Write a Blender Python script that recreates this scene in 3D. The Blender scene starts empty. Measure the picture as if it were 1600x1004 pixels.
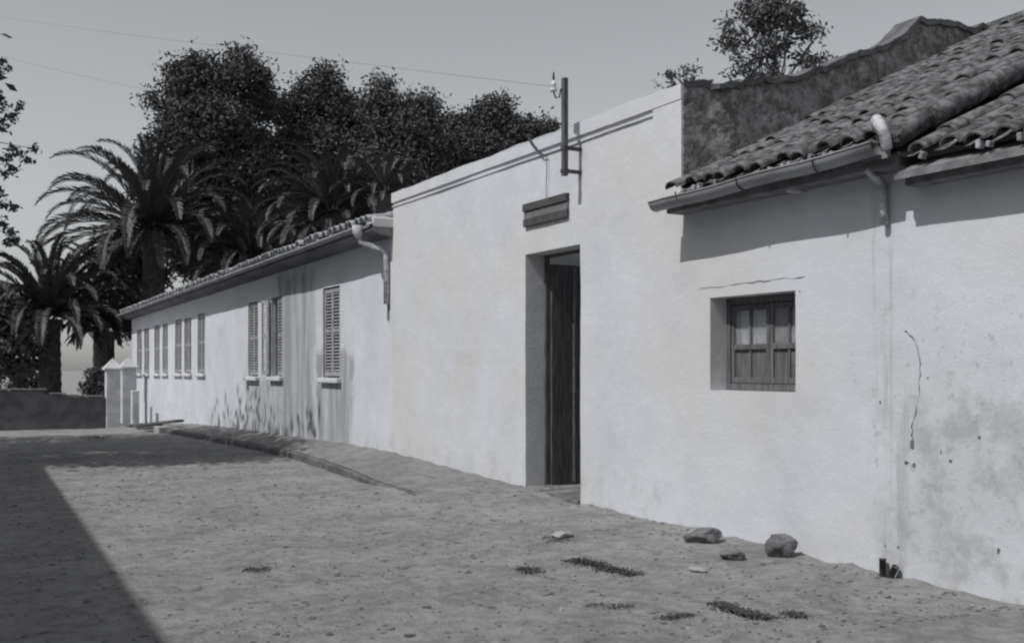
import bpy, math, random
import numpy as np
from mathutils import Vector, Matrix, noise as MN
random.seed(7); rng = np.random.default_rng(7)
S = bpy.context.scene; COL = S.collection
R = math.radians

# ---------------------------------------------------------------- survey of the street
TH = R(27.9); SN, CS = math.sin(TH), math.cos(TH); F = 1700.0; EYE = 1.5; HZ = 574.0
D = 6.0                                   # the facades stand at x = 6 and run along y
def wy(px, X=D):                          # where along the street a bearing meets the plane x = X
    k = (px-800)/F
    return X*(CS-k*SN)/(SN+k*CS)
def wz(px, py, X=D):
    Y = wy(px, X); return EYE+(HZ-py)*(X*SN+Y*CS)/F
def at(px, py, z):
    r = (px-800)/F*z
    return Vector((r*CS+z*SN, z*CS-r*SN, EYE+(HZ-py)*z/F))
def gable(px, py, Y=8.0):                 # on the cross wall y = 8
    k = (px-800)/F; X = Y*(SN+k*CS)/(CS-k*SN)
    return X, EYE+(HZ-py)*(X*SN+Y*CS)/F
def lerp(a, b, t): return a+(b-a)*t
def ip(x, xs, ys): return float(np.interp(x, xs, ys))
def sstep(a, b, x):
    t = min(1, max(0, (x-a)/(b-a))); return t*t*(3-2*t)

# ---------------------------------------------------------------- materials
def new_mat(name):
    m = bpy.data.materials.new(name); m.use_nodes = True
    nt = m.node_tree; b = nt.nodes['Principled BSDF']; b.inputs['Specular IOR Level'].default_value = .25
    return m, nt, b
def nd(nt, t, **kw):
    n = nt.nodes.new(t)
    for k, v in kw.items(): setattr(n, k, v)
    return n
def grey(v, tint=0.02):
    return (v*(1-tint), v*(1-tint*.3), v*(1+tint*1.4), 1)
def tex(nt, scale, detail=6, rough=.6, stretch=None):
    g = nd(nt, 'ShaderNodeNewGeometry'); src = g.outputs['Position']
    if stretch:
        mp = nd(nt, 'ShaderNodeMapping'); mp.inputs['Scale'].default_value = stretch
        nt.links.new(src, mp.inputs['Vector']); src = mp.outputs[0]
    n = nd(nt, 'ShaderNodeTexNoise'); n.inputs['Scale'].default_value = scale
    n.inputs['Detail'].default_value = detail; n.inputs['Roughness'].default_value = rough
    nt.links.new(src, n.inputs['Vector']); return n.outputs['Fac']
def rng_map(nt, s, a, b, c=0, d=1, smooth=True):
    m = nd(nt, 'ShaderNodeMapRange')
    if smooth: m.interpolation_type = 'SMOOTHSTEP'
    for i, v in zip(('From Min', 'From Max', 'To Min', 'To Max'), (a, b, c, d)): m.inputs[i].default_value = v
    nt.links.new(s, m.inputs['Value']); return m.outputs[0]
def mul(nt, a, b, op='MULTIPLY'):
    m = nd(nt, 'ShaderNodeMath', operation=op)
    for i, s in enumerate((a, b)):
        if isinstance(s, (int, float)): m.inputs[i].default_value = s
        else: nt.links.new(s, m.inputs[i])
    return m.outputs[0]
def mix(nt, fac, a, b):
    m = nd(nt, 'ShaderNodeMix', data_type='RGBA')
    nt.links.new(fac, m.inputs[0])
    for i, s in ((6, a), (7, b)):
        if isinstance(s, tuple): m.inputs[i].default_value = s
        else: nt.links.new(s, m.inputs[i])
    return m.outputs[2]
def bump(nt, bsdf, h, strength, dist=.02):
    b = nd(nt, 'ShaderNodeBump'); b.inputs['Strength'].default_value = strength; b.inputs['Distance'].default_value = dist
    nt.links.new(h, b.inputs['Height']); nt.links.new(b.outputs[0], bsdf.inputs['Normal'])
def simple(name, lo, hi, scale=8, bs=.4, bd=.01, rough=.85, stretch=None, tint=.02, a=.35, b=.65):
    m, nt, p = new_mat(name)
    f = tex(nt, scale, stretch=stretch)
    c = mix(nt, rng_map(nt, f, a, b), grey(lo, tint), grey(hi, tint))
    nt.links.new(c, p.inputs['Base Color']); p.inputs['Roughness'].default_value = rough
    bump(nt, p, tex(nt, scale*3, stretch=stretch), bs, bd); return m
def box_mask(nt, y0, y1, z0, z1, s=.15):
    g = nd(nt, 'ShaderNodeNewGeometry'); sp = nd(nt, 'ShaderNodeSeparateXYZ'); nt.links.new(g.outputs['Position'], sp.inputs[0])
    wob = mul(nt, mul(nt, tex(nt, 1.7, 4), -.5, 'ADD'), .7)
    y = mul(nt, sp.outputs['Y'], wob, 'ADD'); z = mul(nt, sp.outputs['Z'], wob, 'ADD')
    a = mul(nt, rng_map(nt, y, y0-s, y0+s), rng_map(nt, y, y1-s, y1+s, 1, 0))
    b = mul(nt, rng_map(nt, z, z0-s, z0+s), rng_map(nt, z, z1-s, z1+s, 1, 0))
    return mul(nt, a, b)
def limewash(name, kind):
    m, nt, p = new_mat(name); p.inputs['Roughness'].default_value = .92; p.inputs['Specular IOR Level'].default_value = .107
    col = mix(nt, rng_map(nt, tex(nt, 1.1, 8, .65), .3, .7), grey(.54, .04), grey(.62, .04))
    col = mix(nt, rng_map(nt, tex(nt, 14, 6, .7), .58, .8, 0, .5), col, grey(.48, .03))
    if kind == 'long':
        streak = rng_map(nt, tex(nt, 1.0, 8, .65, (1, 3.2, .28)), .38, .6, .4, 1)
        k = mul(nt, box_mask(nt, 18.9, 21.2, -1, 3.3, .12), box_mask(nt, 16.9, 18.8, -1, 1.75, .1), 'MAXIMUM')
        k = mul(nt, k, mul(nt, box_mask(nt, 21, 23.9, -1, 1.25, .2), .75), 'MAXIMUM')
        col = mix(nt, mul(nt, mul(nt, k, streak), .9), col, grey(.27, .03))  # tree shade on the wall painted into the limewash, with water-stain streaking
        foot = mul(nt, box_mask(nt, 10, 45, -1, .42, .12), rng_map(nt, tex(nt, 3, 6), .45, .6, 0, .22))
        col = mix(nt, foot, col, grey(.3, .0))
    if kind == 'cottage':
        k = mul(nt, box_mask(nt, -4, 5.6, -1, 1.35, .35), rng_map(nt, tex(nt, 3.2, 10, .7), .42, .62, .1, 1))
        col = mix(nt, mul(nt, k, .6), col, grey(.30, .0))
        k = mul(nt, box_mask(nt, 4.3, 5.9, .3, 2.0, .3), rng_map(nt, tex(nt, 9, 8, .75), .56, .64))
        col = mix(nt, mul(nt, k, .45), col, grey(.26, -.03))
        warm = rng_map(nt, tex(nt, .45, 3), .42, .62, 0, .6)
        col = mix(nt, warm, col, (.55, .54, .52, 1))
        k = mul(nt, box_mask(nt, 5.35, 5.75, -.2, 2.7, .1), rng_map(nt, tex(nt, 1, 8, .7, (1, 9, .5)), .5, .62, 0, .45))
        col = mix(nt, k, col, grey(.3, 0))
    if kind == 'court':
        warm = rng_map(nt, tex(nt, .45, 3), .42, .62, 0, .6)
        col = mix(nt, warm, col, (.55, .54, .52, 1))
        foot = mul(nt, box_mask(nt, 0, 20, -1, .4, .12), rng_map(nt, tex(nt, 3, 6), .45, .62, 0, .35))
        col = mix(nt, foot, col, grey(.4, .0))
    nt.links.new(col, p.inputs['Base Color'])
    h = mul(nt, tex(nt, 5, 10, .65), mul(nt, tex(nt, 60, 3), .25), 'ADD')
    bump(nt, p, h, .33, .03); return m
M = {}
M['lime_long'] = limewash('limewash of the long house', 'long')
M['lime_cottage'] = limewash('limewash of the cottage', 'cottage')
M['lime_court'] = limewash('limewash of the yard wall', 'court')
M['tile'] = simple('weathered roof tile', .055, .19, 11, .9, .015, .95, tint=.02, a=.36, b=.66)
M['tile_pale'] = simple('pale lime brushed tile', .18, .42, 9, .6, .01, .9, tint=.03)
M['deck'] = simple('rough lime and board eaves', .13, .22, 6, .5, .01)
M['rubble'] = None
M['shutter'] = simple('grey shutter paint', .26, .36, 10, .2, .003, .6)
M['wood'] = simple('dark weathered wood', .065, .13, 6, .5, .005, .6, (6, 6, .6))
M['wood_mid'] = simple('grey weathered wood', .09, .15, 6, .5, .005, .7, (6, 6, .6))
M['wood_pale'] = simple('worn wood edge', .16, .24, 8, .4, .004, .7)
M['metal'] = simple('dark iron', .05, .09, 12, .3, .003, .55)
M['zinc'] = simple('dull zinc gutter', .2, .3, 4, .3, .004, .55, (1, .4, 1))
M['white_pipe'] = simple('whitewashed pipe', .3, .55, 16, .6, .004, .8)
M['porcelain'] = simple('white porcelain', .6, .7, 9, .1, .002, .3)
M['stone'] = simple('field stone', .10, .18, 9, .9, .02)
M['stone_pale'] = simple('pale stone', .26, .34, 9, .6, .01)
M['kerb'] = simple('dark kerb stone', .08, .15, 5, .9, .02)
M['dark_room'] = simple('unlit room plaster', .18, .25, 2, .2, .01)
M['boundary'] = simple('dark grey boundary wall render', .10, .15, 3, .6, .02)
M['pillar'] = simple('gate pillar limewash', .45, .58, 3, .4, .02, .9)
M['bark'] = simple('tree bark', .08, .15, 8, .9, .02, .9, (3, 3, .7))
M['palmbark'] = simple('palm bark', .07, .16, 7, 1, .05, .9, (1, 1, 3))
M['weed'] = simple('dry dark weed', .045, .10, 30, .1, .003)
M['curtain'] = simple('thin curtain', .5, .65, 10, .4, .01, .9, (8, 8, 1))
M['wire'] = simple('black wire', .04, .06, 5, .1, .002)
M['board_mid'] = simple('sign board middle band', .14, .19, 8, .3, .003, .7)
M['board_dark'] = simple('sign board dark band', .06, .085, 8, .3, .003, .7)
def leaf_mat(name, lo, hi, rough=.55, tr=.15):
    m, nt, p = new_mat(name)
    oi = nd(nt, 'ShaderNodeNewGeometry')
    c = mix(nt, mul(nt, mul(nt, oi.outputs['Random Per Island'], .6), mul(nt, tex(nt, .9, 4), .4), 'ADD'), grey(lo, .02), grey(hi, .02))
    nt.links.new(c, p.inputs['Base Color']); p.inputs['Roughness'].default_value = rough
    p.inputs['Specular IOR Level'].default_value = .3
    return m
M['leaf'] = leaf_mat('dark evergreen leaf', .05, .11, .85)
M['leaf_light'] = leaf_mat('light loose leaf', .06, .13)
M['leaf_far'] = leaf_mat('far leaf', .05, .12)
M['frond'] = leaf_mat('palm frond', .045, .12, .6)
m, nt, p = new_mat('old window glass'); M['glass'] = m
p.inputs['Base Color'].default_value = grey(.05); p.inputs['Roughness'].default_value = .08
p.inputs['Transmission Weight'].default_value = .85; p.inputs['IOR'].default_value = 1.2; p.inputs['Specular IOR Level'].default_value = .6
p.inputs['Base Color'].default_value = grey(.96)
m, nt, p = new_mat('rubble masonry'); M['rubble'] = m
v = nd(nt, 'ShaderNodeTexVoronoi'); v.inputs['Scale'].default_value = 4.2
g = nd(nt, 'ShaderNodeNewGeometry'); w = nd(nt, 'ShaderNodeVectorMath', operation='ADD')
nz = nd(nt, 'ShaderNodeTexNoise'); nz.inputs['Scale'].default_value = 3; nt.links.new(g.outputs['Position'], nz.inputs['Vector'])
nt.links.new(g.outputs['Position'], w.inputs[0]); nt.links.new(nz.outputs['Color'], w.inputs[1]); nt.links.new(w.outputs[0], v.inputs['Vector'])
c1 = mix(nt, rng_map(nt, tex(nt, 6, 12, .85), .42, .58), grey(.15, .0), grey(.52, .0))
c1 = mix(nt, rng_map(nt, v.outputs['Distance'], .05, .5, .0, .45), c1, grey(.09, -.02))
nt.links.new(c1, p.inputs['Base Color']); p.inputs['Roughness'].default_value = .95
bump(nt, p, mul(nt, v.outputs['Distance'], tex(nt, 16, 6), 'ADD'), .6, .03)
def ground_mat(name, lo, hi, dark):
    m, nt, p = new_mat(name); p.inputs['Roughness'].default_value = .95; p.inputs['Specular IOR Level'].default_value = .107
    a = tex(nt, 1.3, 8, .6); b = tex(nt, 7, 8, .7); c = tex(nt, 45, 5, .7)
    f = mul(nt, mul(nt, a, .33), mul(nt, mul(nt, b, .47), mul(nt, c, .2), 'ADD'), 'ADD')
    col = mix(nt, rng_map(nt, f, .40, .60), grey(lo, .0), grey(hi, .0))
    spots = rng_map(nt, tex(nt, 3.4, 9, .75, (1.4, .75, 1)), .58, .67, 0, .7)
    col = mix(nt, spots, col, grey(dark, .0))
    pale = rng_map(nt, tex(nt, 9, 6, .7, (1, 1.2, 1)), .63, .7, 0, .6)
    col = mix(nt, pale, col, grey(hi*1.35, .0))
    nt.links.new(col, p.inputs['Base Color'])
    bump(nt, p, mul(nt, mul(nt, b, 1.3), mul(nt, c, .5), 'ADD'), .9, .045); return m
M['dirt'] = ground_mat('trodden earth street', .20, .33, .085)
M['pave'] = ground_mat('earth footway', .18, .28, .09)

# ---------------------------------------------------------------- mesh building
class MB:
    def __init__(s): s.v = []; s.f = []
    def quad(s, *p):
        i = len(s.v); s.v += [tuple(q) for q in p]; s.f.append(tuple(range(i, i+len(p))))
    def box(s, x0, x1, y0, y1, z0, z1, T=None):
        c = [(x0,y0,z0),(x1,y0,z0),(x1,y1,z0),(x0,y1,z0),(x0,y0,z1),(x1,y0,z1),(x1,y1,z1),(x0,y1,z1)]
        if T: c = [tuple(T @ Vector(q)) for q in c]
        i = len(s.v); s.v += c
        for f in ((0,3,2,1),(4,5,6,7),(0,1,5,4),(1,2,6,5),(2,3,7,6),(3,0,4,7)): s.f.append(tuple(i+j for j in f))
    def tube(s, pts, rad, n=8, cap=True):
        pts = [Vector(q) for q in pts]
        if not hasattr(rad, '__len__'): rad = [rad]*len(pts)
        base = len(s.v); up = Vector((.3, .2, 1)).normalized()
        for i, q in enumerate(pts):
            t = (pts[min(i+1, len(pts)-1)]-pts[max(i-1, 0)]).normalized()
            a = t.cross(up)
            if a.length < .15: a = t.cross(Vector((1, 0, 0)))
            a.normalize(); b = t.cross(a)
            for k in range(n):
                an = 2*math.pi*k/n; s.v.append(tuple(q+(a*math.cos(an)+b*math.sin(an))*rad[i]))
        for i in range(len(pts)-1):
            for k in range(n):
                s.f.append((base+i*n+k, base+i*n+(k+1) % n, base+(i+1)*n+(k+1) % n, base+(i+1)*n+k))
        if cap:
            s.f.append(tuple(base+k for k in range(n))[::-1]); s.f.append(tuple(base+(len(pts)-1)*n+k for k in range(n)))
    def build(s, name, mat, parent=None, smooth=False, bevel=0):
        me = bpy.data.meshes.new(name); me.from_pydata(s.v, [], s.f); me.materials.append(mat); me.update()
        if smooth: me.polygons.foreach_set('use_smooth', [True]*len(me.polygons))
        o = bpy.data.objects.new(name, me); COL.objects.link(o); o.parent = parent
        if bevel:
            b = o.modifiers.new('bevel', 'BEVEL'); b.width = bevel; b.segments = 2; b.limit_method = 'ANGLE'
        return o
def tag(o, label=None, cat=None, group=None, kind=None):
    if label: o['label'] = label
    if cat: o['category'] = cat
    if group: o['group'] = group
    if kind: o['kind'] = kind
    return o
def empty(name, loc, label, cat, group=None):
    o = bpy.data.objects.new(name, None); COL.objects.link(o); o.location = loc; o.empty_display_size = .3
    return tag(o, label, cat, group)
def under(root):                          # parts are modelled in world coordinates; this seats them under their thing
    bpy.context.view_layer.update()
    def rec(o):
        for c in o.children: rec(c)
    for c in root.children:
        c.matrix_parent_inverse = root.matrix_world.inverted()
def quads(name, Q, mat, parent=None):     # Q: (N,4,3) array, one leaf each
    n = len(Q); me = bpy.data.meshes.new(name)
    me.vertices.add(n*4); me.vertices.foreach_set('co', Q.reshape(-1).astype(np.float32))
    me.loops.add(n*4); me.loops.foreach_set('vertex_index', np.arange(n*4, dtype=np.int32))
    me.polygons.add(n); me.polygons.foreach_set('loop_start', np.arange(0, n*4, 4, dtype=np.int32))
    me.polygons.foreach_set('loop_total', np.full(n, 4, dtype=np.int32)); me.materials.append(mat)
    me.update(); me.validate()
    o = bpy.data.objects.new(name, me); COL.objects.link(o); o.parent = parent; return o
def leaves(C, per, spread, ln, wd):       # leaf quads scattered round clump centres C
    P = np.repeat(C, per, 0) + rng.normal(0, 1, (len(C)*per, 3))*spread*np.array([1, 1, .75])
    a = rng.normal(0, 1, P.shape); a /= np.linalg.norm(a, axis=1)[:, None]
    b = rng.normal(0, 1, P.shape); b = np.cross(a, b); b /= np.linalg.norm(b, axis=1)[:, None]
    s = rng.uniform(.6, 1.3, (len(P), 1)); a = a*ln*s/2; b = b*wd*s/2
    return np.stack([P-a-b*.3, P-b*1.0+a*.1, P+a, P+b*1.0+a*.1], 1)
def shell(lobes, k, lo=.55, hi=1.05):     # clump centres over the outer part of each lobe
    out = []
    tot = sum(r[0]*r[1]+r[1]*r[2] for _, r in lobes)
    for c, r in lobes:
        n = max(4, int(k*(r[0]*r[1]+r[1]*r[2])/tot))
        d = rng.normal(0, 1, (n, 3)); d /= np.linalg.norm(d, axis=1)[:, None]
        rad = rng.uniform(lo, hi, (n, 1))**.6
        out.append(np.array(c)+d*rad*np.array(r))
    return np.concatenate(out)

# ---------------------------------------------------------------- ground
def street_z(Y): return ip(Y, [-20, 18, 26, 34.5, 50, 200], [0, 0, -.12, -.31, -.55, -1.5])
def foot_z(Y): return ip(Y, [-9, 5, 8, 9.7, 11, 15.1, 17, 19.3, 24, 29.4, 34, 39, 60], [0, .01, .05, .06, .115, .25, .255, .215, .15, .03, -.2, -.4, -.6])
def kerb_x(Y): return ip(Y, [10.5, 12.0, 17, 20, 45], [4.7, 4.85, 5.2, 5.25, 5.25])
def gz(X, Y):
    z = street_z(Y)
    if X > 2.5 and Y < 45:
        near = 1-sstep(11.4, 13.5, Y)
        full = lerp(z, foot_z(Y), sstep(3.6, 6.0, X))
        z = lerp(z, full, near)
    z += .018*MN.noise(Vector((X*1.1, Y*.9, 0)))+.010*MN.noise(Vector((X*4, Y*3.1, 3)))+.006*MN.noise(Vector((X*11, Y*9, 5)))
    if X > 5.7 and Y < 45: z += sstep(5.78, 6.0, X)*(.012+.035*MN.noise(Vector((Y*3.3, 2, 0)))+.02*MN.noise(Vector((Y*9, 7, X*5))))
    return z
xs = np.unique(np.concatenate([[-400, -200, -100, -50, -25, -12, -6, -3, -1], np.arange(0, 6.61, .06), [7, 8, 10, 14, 20, 40, 80, 150, 300, 500]]))
ys = np.unique(np.concatenate([[-200, -60, -20, -8, -3, 0, 2], np.arange(3, 20, .07), np.arange(20, 42, .25), [44, 48, 55, 70, 100, 150, 250, 400, 700, 1000]]))
vv = [(float(x), float(y), gz(x, y) if abs(x) < 40 and y < 200 else street_z(y)) for y in ys for x in xs]
nx = len(xs); ff = [(j*nx+i, j*nx+i+1, (j+1)*nx+i+1, (j+1)*nx+i) for j in range(len(ys)-1) for i in range(nx-1)]
b = MB(); b.v = vv; b.f = ff; g_ = tag(b.build('ground', M['dirt'], None, True), kind='structure')
# raised footway beside the long house with its dark kerb
b = MB(); k_ = MB(); Ys = np.arange(11.4, 38.4, .12); N = 9
def foot_top(Y, t):
    edge = lerp(gz(kerb_x(Y), Y)+.012, street_z(Y)+.075+.4*max(0, foot_z(Y)-street_z(Y)-.1)*.6, sstep(11.5, 14.5, Y))
    return lerp(edge, foot_z(Y), t)+.008*MN.noise(Vector((t*4, Y*2.5, 9)))+sstep(.75, 1, t)*(.012+.035*MN.noise(Vector((Y*3.3, 2, 0))))
for j, Y in enumerate(Ys):
    for i in range(N):
        t = i/(N-1); b.v.append((lerp(kerb_x(Y)+.05, 6.08, t), float(Y), foot_top(Y, t)))
for j in range(len(Ys)-1):
    for i in range(N-1): b.f.append((j*N+i, j*N+i+1, (j+1)*N+i+1, (j+1)*N+i))
tag(b.build('pavement', M['pave'], None, True), kind='structure')
for j in range(0, len(Ys)-1):
    Y0, Y1 = float(Ys[j]), float(Ys[j+1])
    q = []
    for Y in (Y0, Y1):
        w = .02*MN.noise(Vector((0, Y*2, 1))); xk = kerb_x(Y)+w; t = foot_top(Y, 0)-.004
        q.append([(xk-.03, Y, street_z(Y)-.1), (xk-.03, Y, t-.02), (xk+.0, Y, t), (xk+.09, Y, t-.004)])
    for i in range(3): k_.quad(q[0][i], q[0][i+1], q[1][i+1], q[1][i])
tag(k_.build('kerb', M['kerb'], None, False), kind='structure')

# ---------------------------------------------------------------- walls with openings
def wob(Y, Z, a=.012): return a*MN.noise(Vector((Y*.8, Z*.8, 1)))+a*.45*MN.noise(Vector((Y*3, Z*3, 4)))
def wall(y0, y1, z0, z1, x0, x1, holes, mat, name, parent, topf=None, a=.012, step=.22):
    def brk(lo, hi, extra):
        p = sorted(set([lo, hi]+[e for e in extra if lo < e < hi])); out = []
        for u, v in zip(p, p[1:]):
            n = max(1, int(math.ceil((v-u)/step))); out += [u+(v-u)*i/n for i in range(n)]
        return out+[hi]
    Y = brk(y0, y1, [h[0] for h in holes]+[h[1] for h in holes]); Z = brk(z0, z1, [h[2] for h in holes]+[h[3] for h in holes])
    ny, nz_ = len(Y), len(Z); b = MB()
    for side in (0, 1):
        for z in Z:
            for y in Y:
                zz = z
                if topf: zz = z0+(z-z0)*((topf(y)-z0)/(z1-z0)) if z > 3.05 else z
                b.v.append(((x0+wob(y, z, a)) if side == 0 else x1, y, zz))
    solid = lambda j, i: 0 <= i < ny-1 and 0 <= j < nz_-1 and not any(h[0] < (Y[i]+Y[i+1])/2 < h[1] and h[2] < (Z[j]+Z[j+1])/2 < h[3] for h in holes)
    o = ny*nz_; I = lambda j, i: j*ny+i
    for j in range(nz_-1):
        for i in range(ny-1):
            if not solid(j, i): continue
            a_, b_, c_, d_ = I(j, i), I(j, i+1), I(j+1, i+1), I(j+1, i)
            b.f.append((a_, d_, c_, b_)); b.f.append((o+a_, o+b_, o+c_, o+d_))
            if not solid(j-1, i): b.f.append((a_, b_, o+b_, o+a_))
            if not solid(j+1, i): b.f.append((d_, o+d_, o+c_, c_))
            if not solid(j, i-1): b.f.append((a_, o+a_, o+d_, d_))
            if not solid(j, i+1): b.f.append((b_, c_, o+c_, o+b_))
    return b.build(name, mat, parent)

# ---- barrel tiles
def tile_roof(name, parent, y0, y1, ex, ez, slope, rows, pitch, mat, dz=None, seg=7, rise=.36, jit=1.35, rad=.088, sag=0, arch=None):
    hs = .9 if arch is None else arch; b = MB(); pn = MB(); cs, sn = math.cos(slope), math.sin(slope)
    cols = int((y1-y0)/pitch)
    for ci in range(cols+1):
        yc = y0+ci*pitch+random.uniform(-.012, .012)*jit
        off = dz(yc) if dz else 0
        eo = random.uniform(-.03, .05)*jit
        for r in range(rows):
            s0 = r*rise+(eo if r == 0 else 0)+random.uniform(-.012, .012)*jit; s1 = (r+1)*rise+.06
            ra, rb = rad*random.uniform(.94, 1.08), rad*.9
            lift = .028+random.uniform(-.006, .014)*jit+.02*MN.noise(Vector((yc*.7, r*.5, 8)))*jit
            tw = random.uniform(-.012, .012)*jit
            base = len(b.v)
            for (s, rr, lf, yy) in ((s0, ra, lift+.008, yc), (s1, rb, lift, yc+tw)):
                for inner in (0, 1):
                    q = rr-.016*inner
                    for k in range(seg+1):
                        an = math.pi*k/seg; u = math.cos(an)*q; n = math.sin(an)*q*hs+lf
                        b.v.append((ex+s*cs-n*sn, yy+u, ez+off+s*sn+n*cs+sag*(yy-y0)))
            m_ = seg+1
            for k in range(seg):
                b.f.append((base+k, base+k+1, base+2*m_+k+1, base+2*m_+k))
                b.f.append((base+m_+k, base+3*m_+k, base+3*m_+k+1, base+m_+k+1))
                b.f.append((base+k, base+m_+k, base+m_+k+1, base+k+1))
            # channel tile between this column and the next
            if ci < cols:
                yp = yc+pitch/2; base = len(pn.v)
                for s in (s0+(.05 if r == 0 else -.02), s1):
                    for k in range(5):
                        an = math.pi*k/4; u = math.cos(an)*pitch*.5; n = -math.sin(an)*.03+.034
                        pn.v.append((ex+s*cs-n*sn, yp+u, ez+off+s*sn+n*cs+sag*(yp-y0)))
                for k in range(4): pn.f.append((base+k, base+k+1, base+6+k, base+5+k))
    n0 = len(b.v); b.v += pn.v; b.f += [tuple(n0+i for i in f) for f in pn.f]
    return b.build(name, mat, parent)

# ================================================================ COTTAGE on the right
YC = wy(1068)
cot = empty('cottage', (D, 2.5, 0), 'low whitewashed cottage on the right with old barrel tiled roof and small square window', 'house')
wyA, wyB = wy(1243), wy(1110); wZ0, wZ1 = 1.30, 2.11
wall(-4, YC, -.4, 3.02, D, D+.34, [(wyA, wyB, wZ0, wZ1)], M['lime_cottage'], 'wall', cot)
b = MB()
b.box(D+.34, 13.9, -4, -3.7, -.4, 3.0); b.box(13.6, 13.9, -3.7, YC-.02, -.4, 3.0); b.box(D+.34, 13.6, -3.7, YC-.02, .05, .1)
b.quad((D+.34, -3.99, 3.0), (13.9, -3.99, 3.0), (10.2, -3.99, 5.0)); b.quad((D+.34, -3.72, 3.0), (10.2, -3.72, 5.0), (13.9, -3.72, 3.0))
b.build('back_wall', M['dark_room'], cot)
# roof: two levels, the part nearest the camera sits lower
SL = math.atan(.48); EX = D-.265; EZ = 3.03
ystep = wy(1392, EX)
dzf = lambda y: 0 if y > ystep else -.15
def sagf(y): return dzf(y)+.03*MN.noise(Vector((y*.6, 0, 2)))
roof = tile_roof('roof', cot, -4, YC-.05, EX, EZ, SL, 15, .222, M['tile'], sagf, 9, .345, rad=.08, arch=.74)
b = MB()
for (ya, yb, dz) in ((-4.1, ystep, -.17), (ystep+.002, YC-.01, 0)):
    top = lambda X: EZ+dz-.05+(X-EX)*.48
    ex0 = EX+(.03 if dz < 0 else 0)
    b.quad((ex0, ya, top(ex0)), (ex0, yb, top(ex0)), (10.3, yb, top(10.3)), (10.3, ya, top(10.3)))
    b.quad((ex0, ya, top(ex0)-.05), (10.3, ya, top(10.3)-.05), (10.3, yb, top(10.3)-.05), (ex0, yb, top(ex0)-.05))
    b.quad((ex0, ya, top(ex0)-.05), (ex0, yb, top(ex0)-.05), (ex0, yb, top(ex0)), (ex0, ya, top(ex0)))
    b.quad((10.3, ya, top(10.3)), (10.3, yb, top(10.3)), (14.4, yb, 3.0+dz), (14.4, ya, 3.0+dz))
b.build('roof_deck', M['deck'], cot)
b = MB()                                     # cornice closing the eaves on the wall head
b.box(EX+.13, D-.004, -4, ystep, EZ-.29, EZ-.203); b.box(EX+.07, D-.004, ystep+.003, YC-.003, EZ-.15, EZ-.052)
b.build('eaves_cornice', M['deck'], cot, bevel=.01)
b = MB()                                     # ridge tiles
y = -4.
while y < YC:
    zz = 5.20+dzf(y)+random.uniform(-.01, .015)
    b.tube([(10.3, y, zz), (10.3, y+.4, zz+.01)], [.12, .1], 10); y += .36
b.build('ridge_tiles', M['tile'], cot)
# raised verge row where the high roof steps down
b = MB(); r = 0
while r < 14:
    s = .02+r*.345; X = EX+s*math.cos(SL); Z = EZ+s*math.sin(SL)+.05
    b.tube([(X, ystep-.02, Z-.02), (X+.36*math.cos(SL), ystep-.02+random.uniform(-.01, .01), Z+.36*math.sin(SL)-.01)], [.08, .072], 16); r += 1
b.build('verge_tiles', M['tile'], cot, True)
# mortar flecks at tile ends
for ci in range(54):
    y = -3.95+ci*.222
    if y > YC-.1: break
    for sd in (-1, 1):
        if random.random() < .55:
            b = MB(); T = Matrix.Translation((EX-.004, y+sd*.075, EZ+sagf(y)+.012)) @ Matrix.Rotation(random.uniform(-.4, .4), 4, 'X')
            b.box(0, .05, -.016, .016, -.02, random.uniform(.01, .035), T); b.build('mortar_lump', M['tile_pale'], roof, bevel=.006)
# half-round gutter with hooks
g0, g1 = ystep+.08, YC+.02; gx = EX-.03
b = MB(); n = 12; rr = .08
gy = list(np.linspace(g0, g1, 14))
for y in gy:
    zt = EZ-.025+ip(y, [g0, g1], [.025, -.035])+.006*math.sin(y*5)
    for q, rad in ((0, rr), (1, rr-.006)):
        for k in range(n+1):
            an = math.pi+math.pi*k/n; b.v.append((gx+math.cos(an)*rad, y, zt+math.sin(an)*rad))
m_ = 2*(n+1)
for j in range(len(gy)-1):
    for k in range(n):
        a_ = j*m_+k; b.f.append((a_, a_+1, a_+m_+1, a_+m_)); a2 = a_+n+1; b.f.append((a2, a2+m_, a2+m_+1, a2+1))
    for k in (0, n): b.f.append((j*m_+k, (j+1)*m_+k, (j+1)*m_+k+n+1, j*m_+k+n+1))
b.f.append(tuple(range(0, n+1))); b.f.append(tuple(range((len(gy)-1)*m_, (len(gy)-1)*m_+n+1)))
b.tube([(gx-rr, y, EZ-.025+ip(y, [g0, g1], [.025, -.035])+.006*math.sin(y*5)) for y in gy], .008, 6)
gut = b.build('gutter', M['zinc'], cot, True)
for px in (1068, 1163, 1283):
    y = wy(px, gx); zt = EZ-.03; b = MB()
    b.tube([(gx-rr-.01, y, zt+.01)]+[(gx+math.cos(a)*(rr+.008), y, zt+math.sin(a)*(rr+.008)) for a in np.linspace(math.pi, 1.75*math.pi, 7)]+[(D-.01, y-.02, zt-.05)], .007, 6)
    hk = b.build('gutter_hook', M['metal'], gut)
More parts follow.
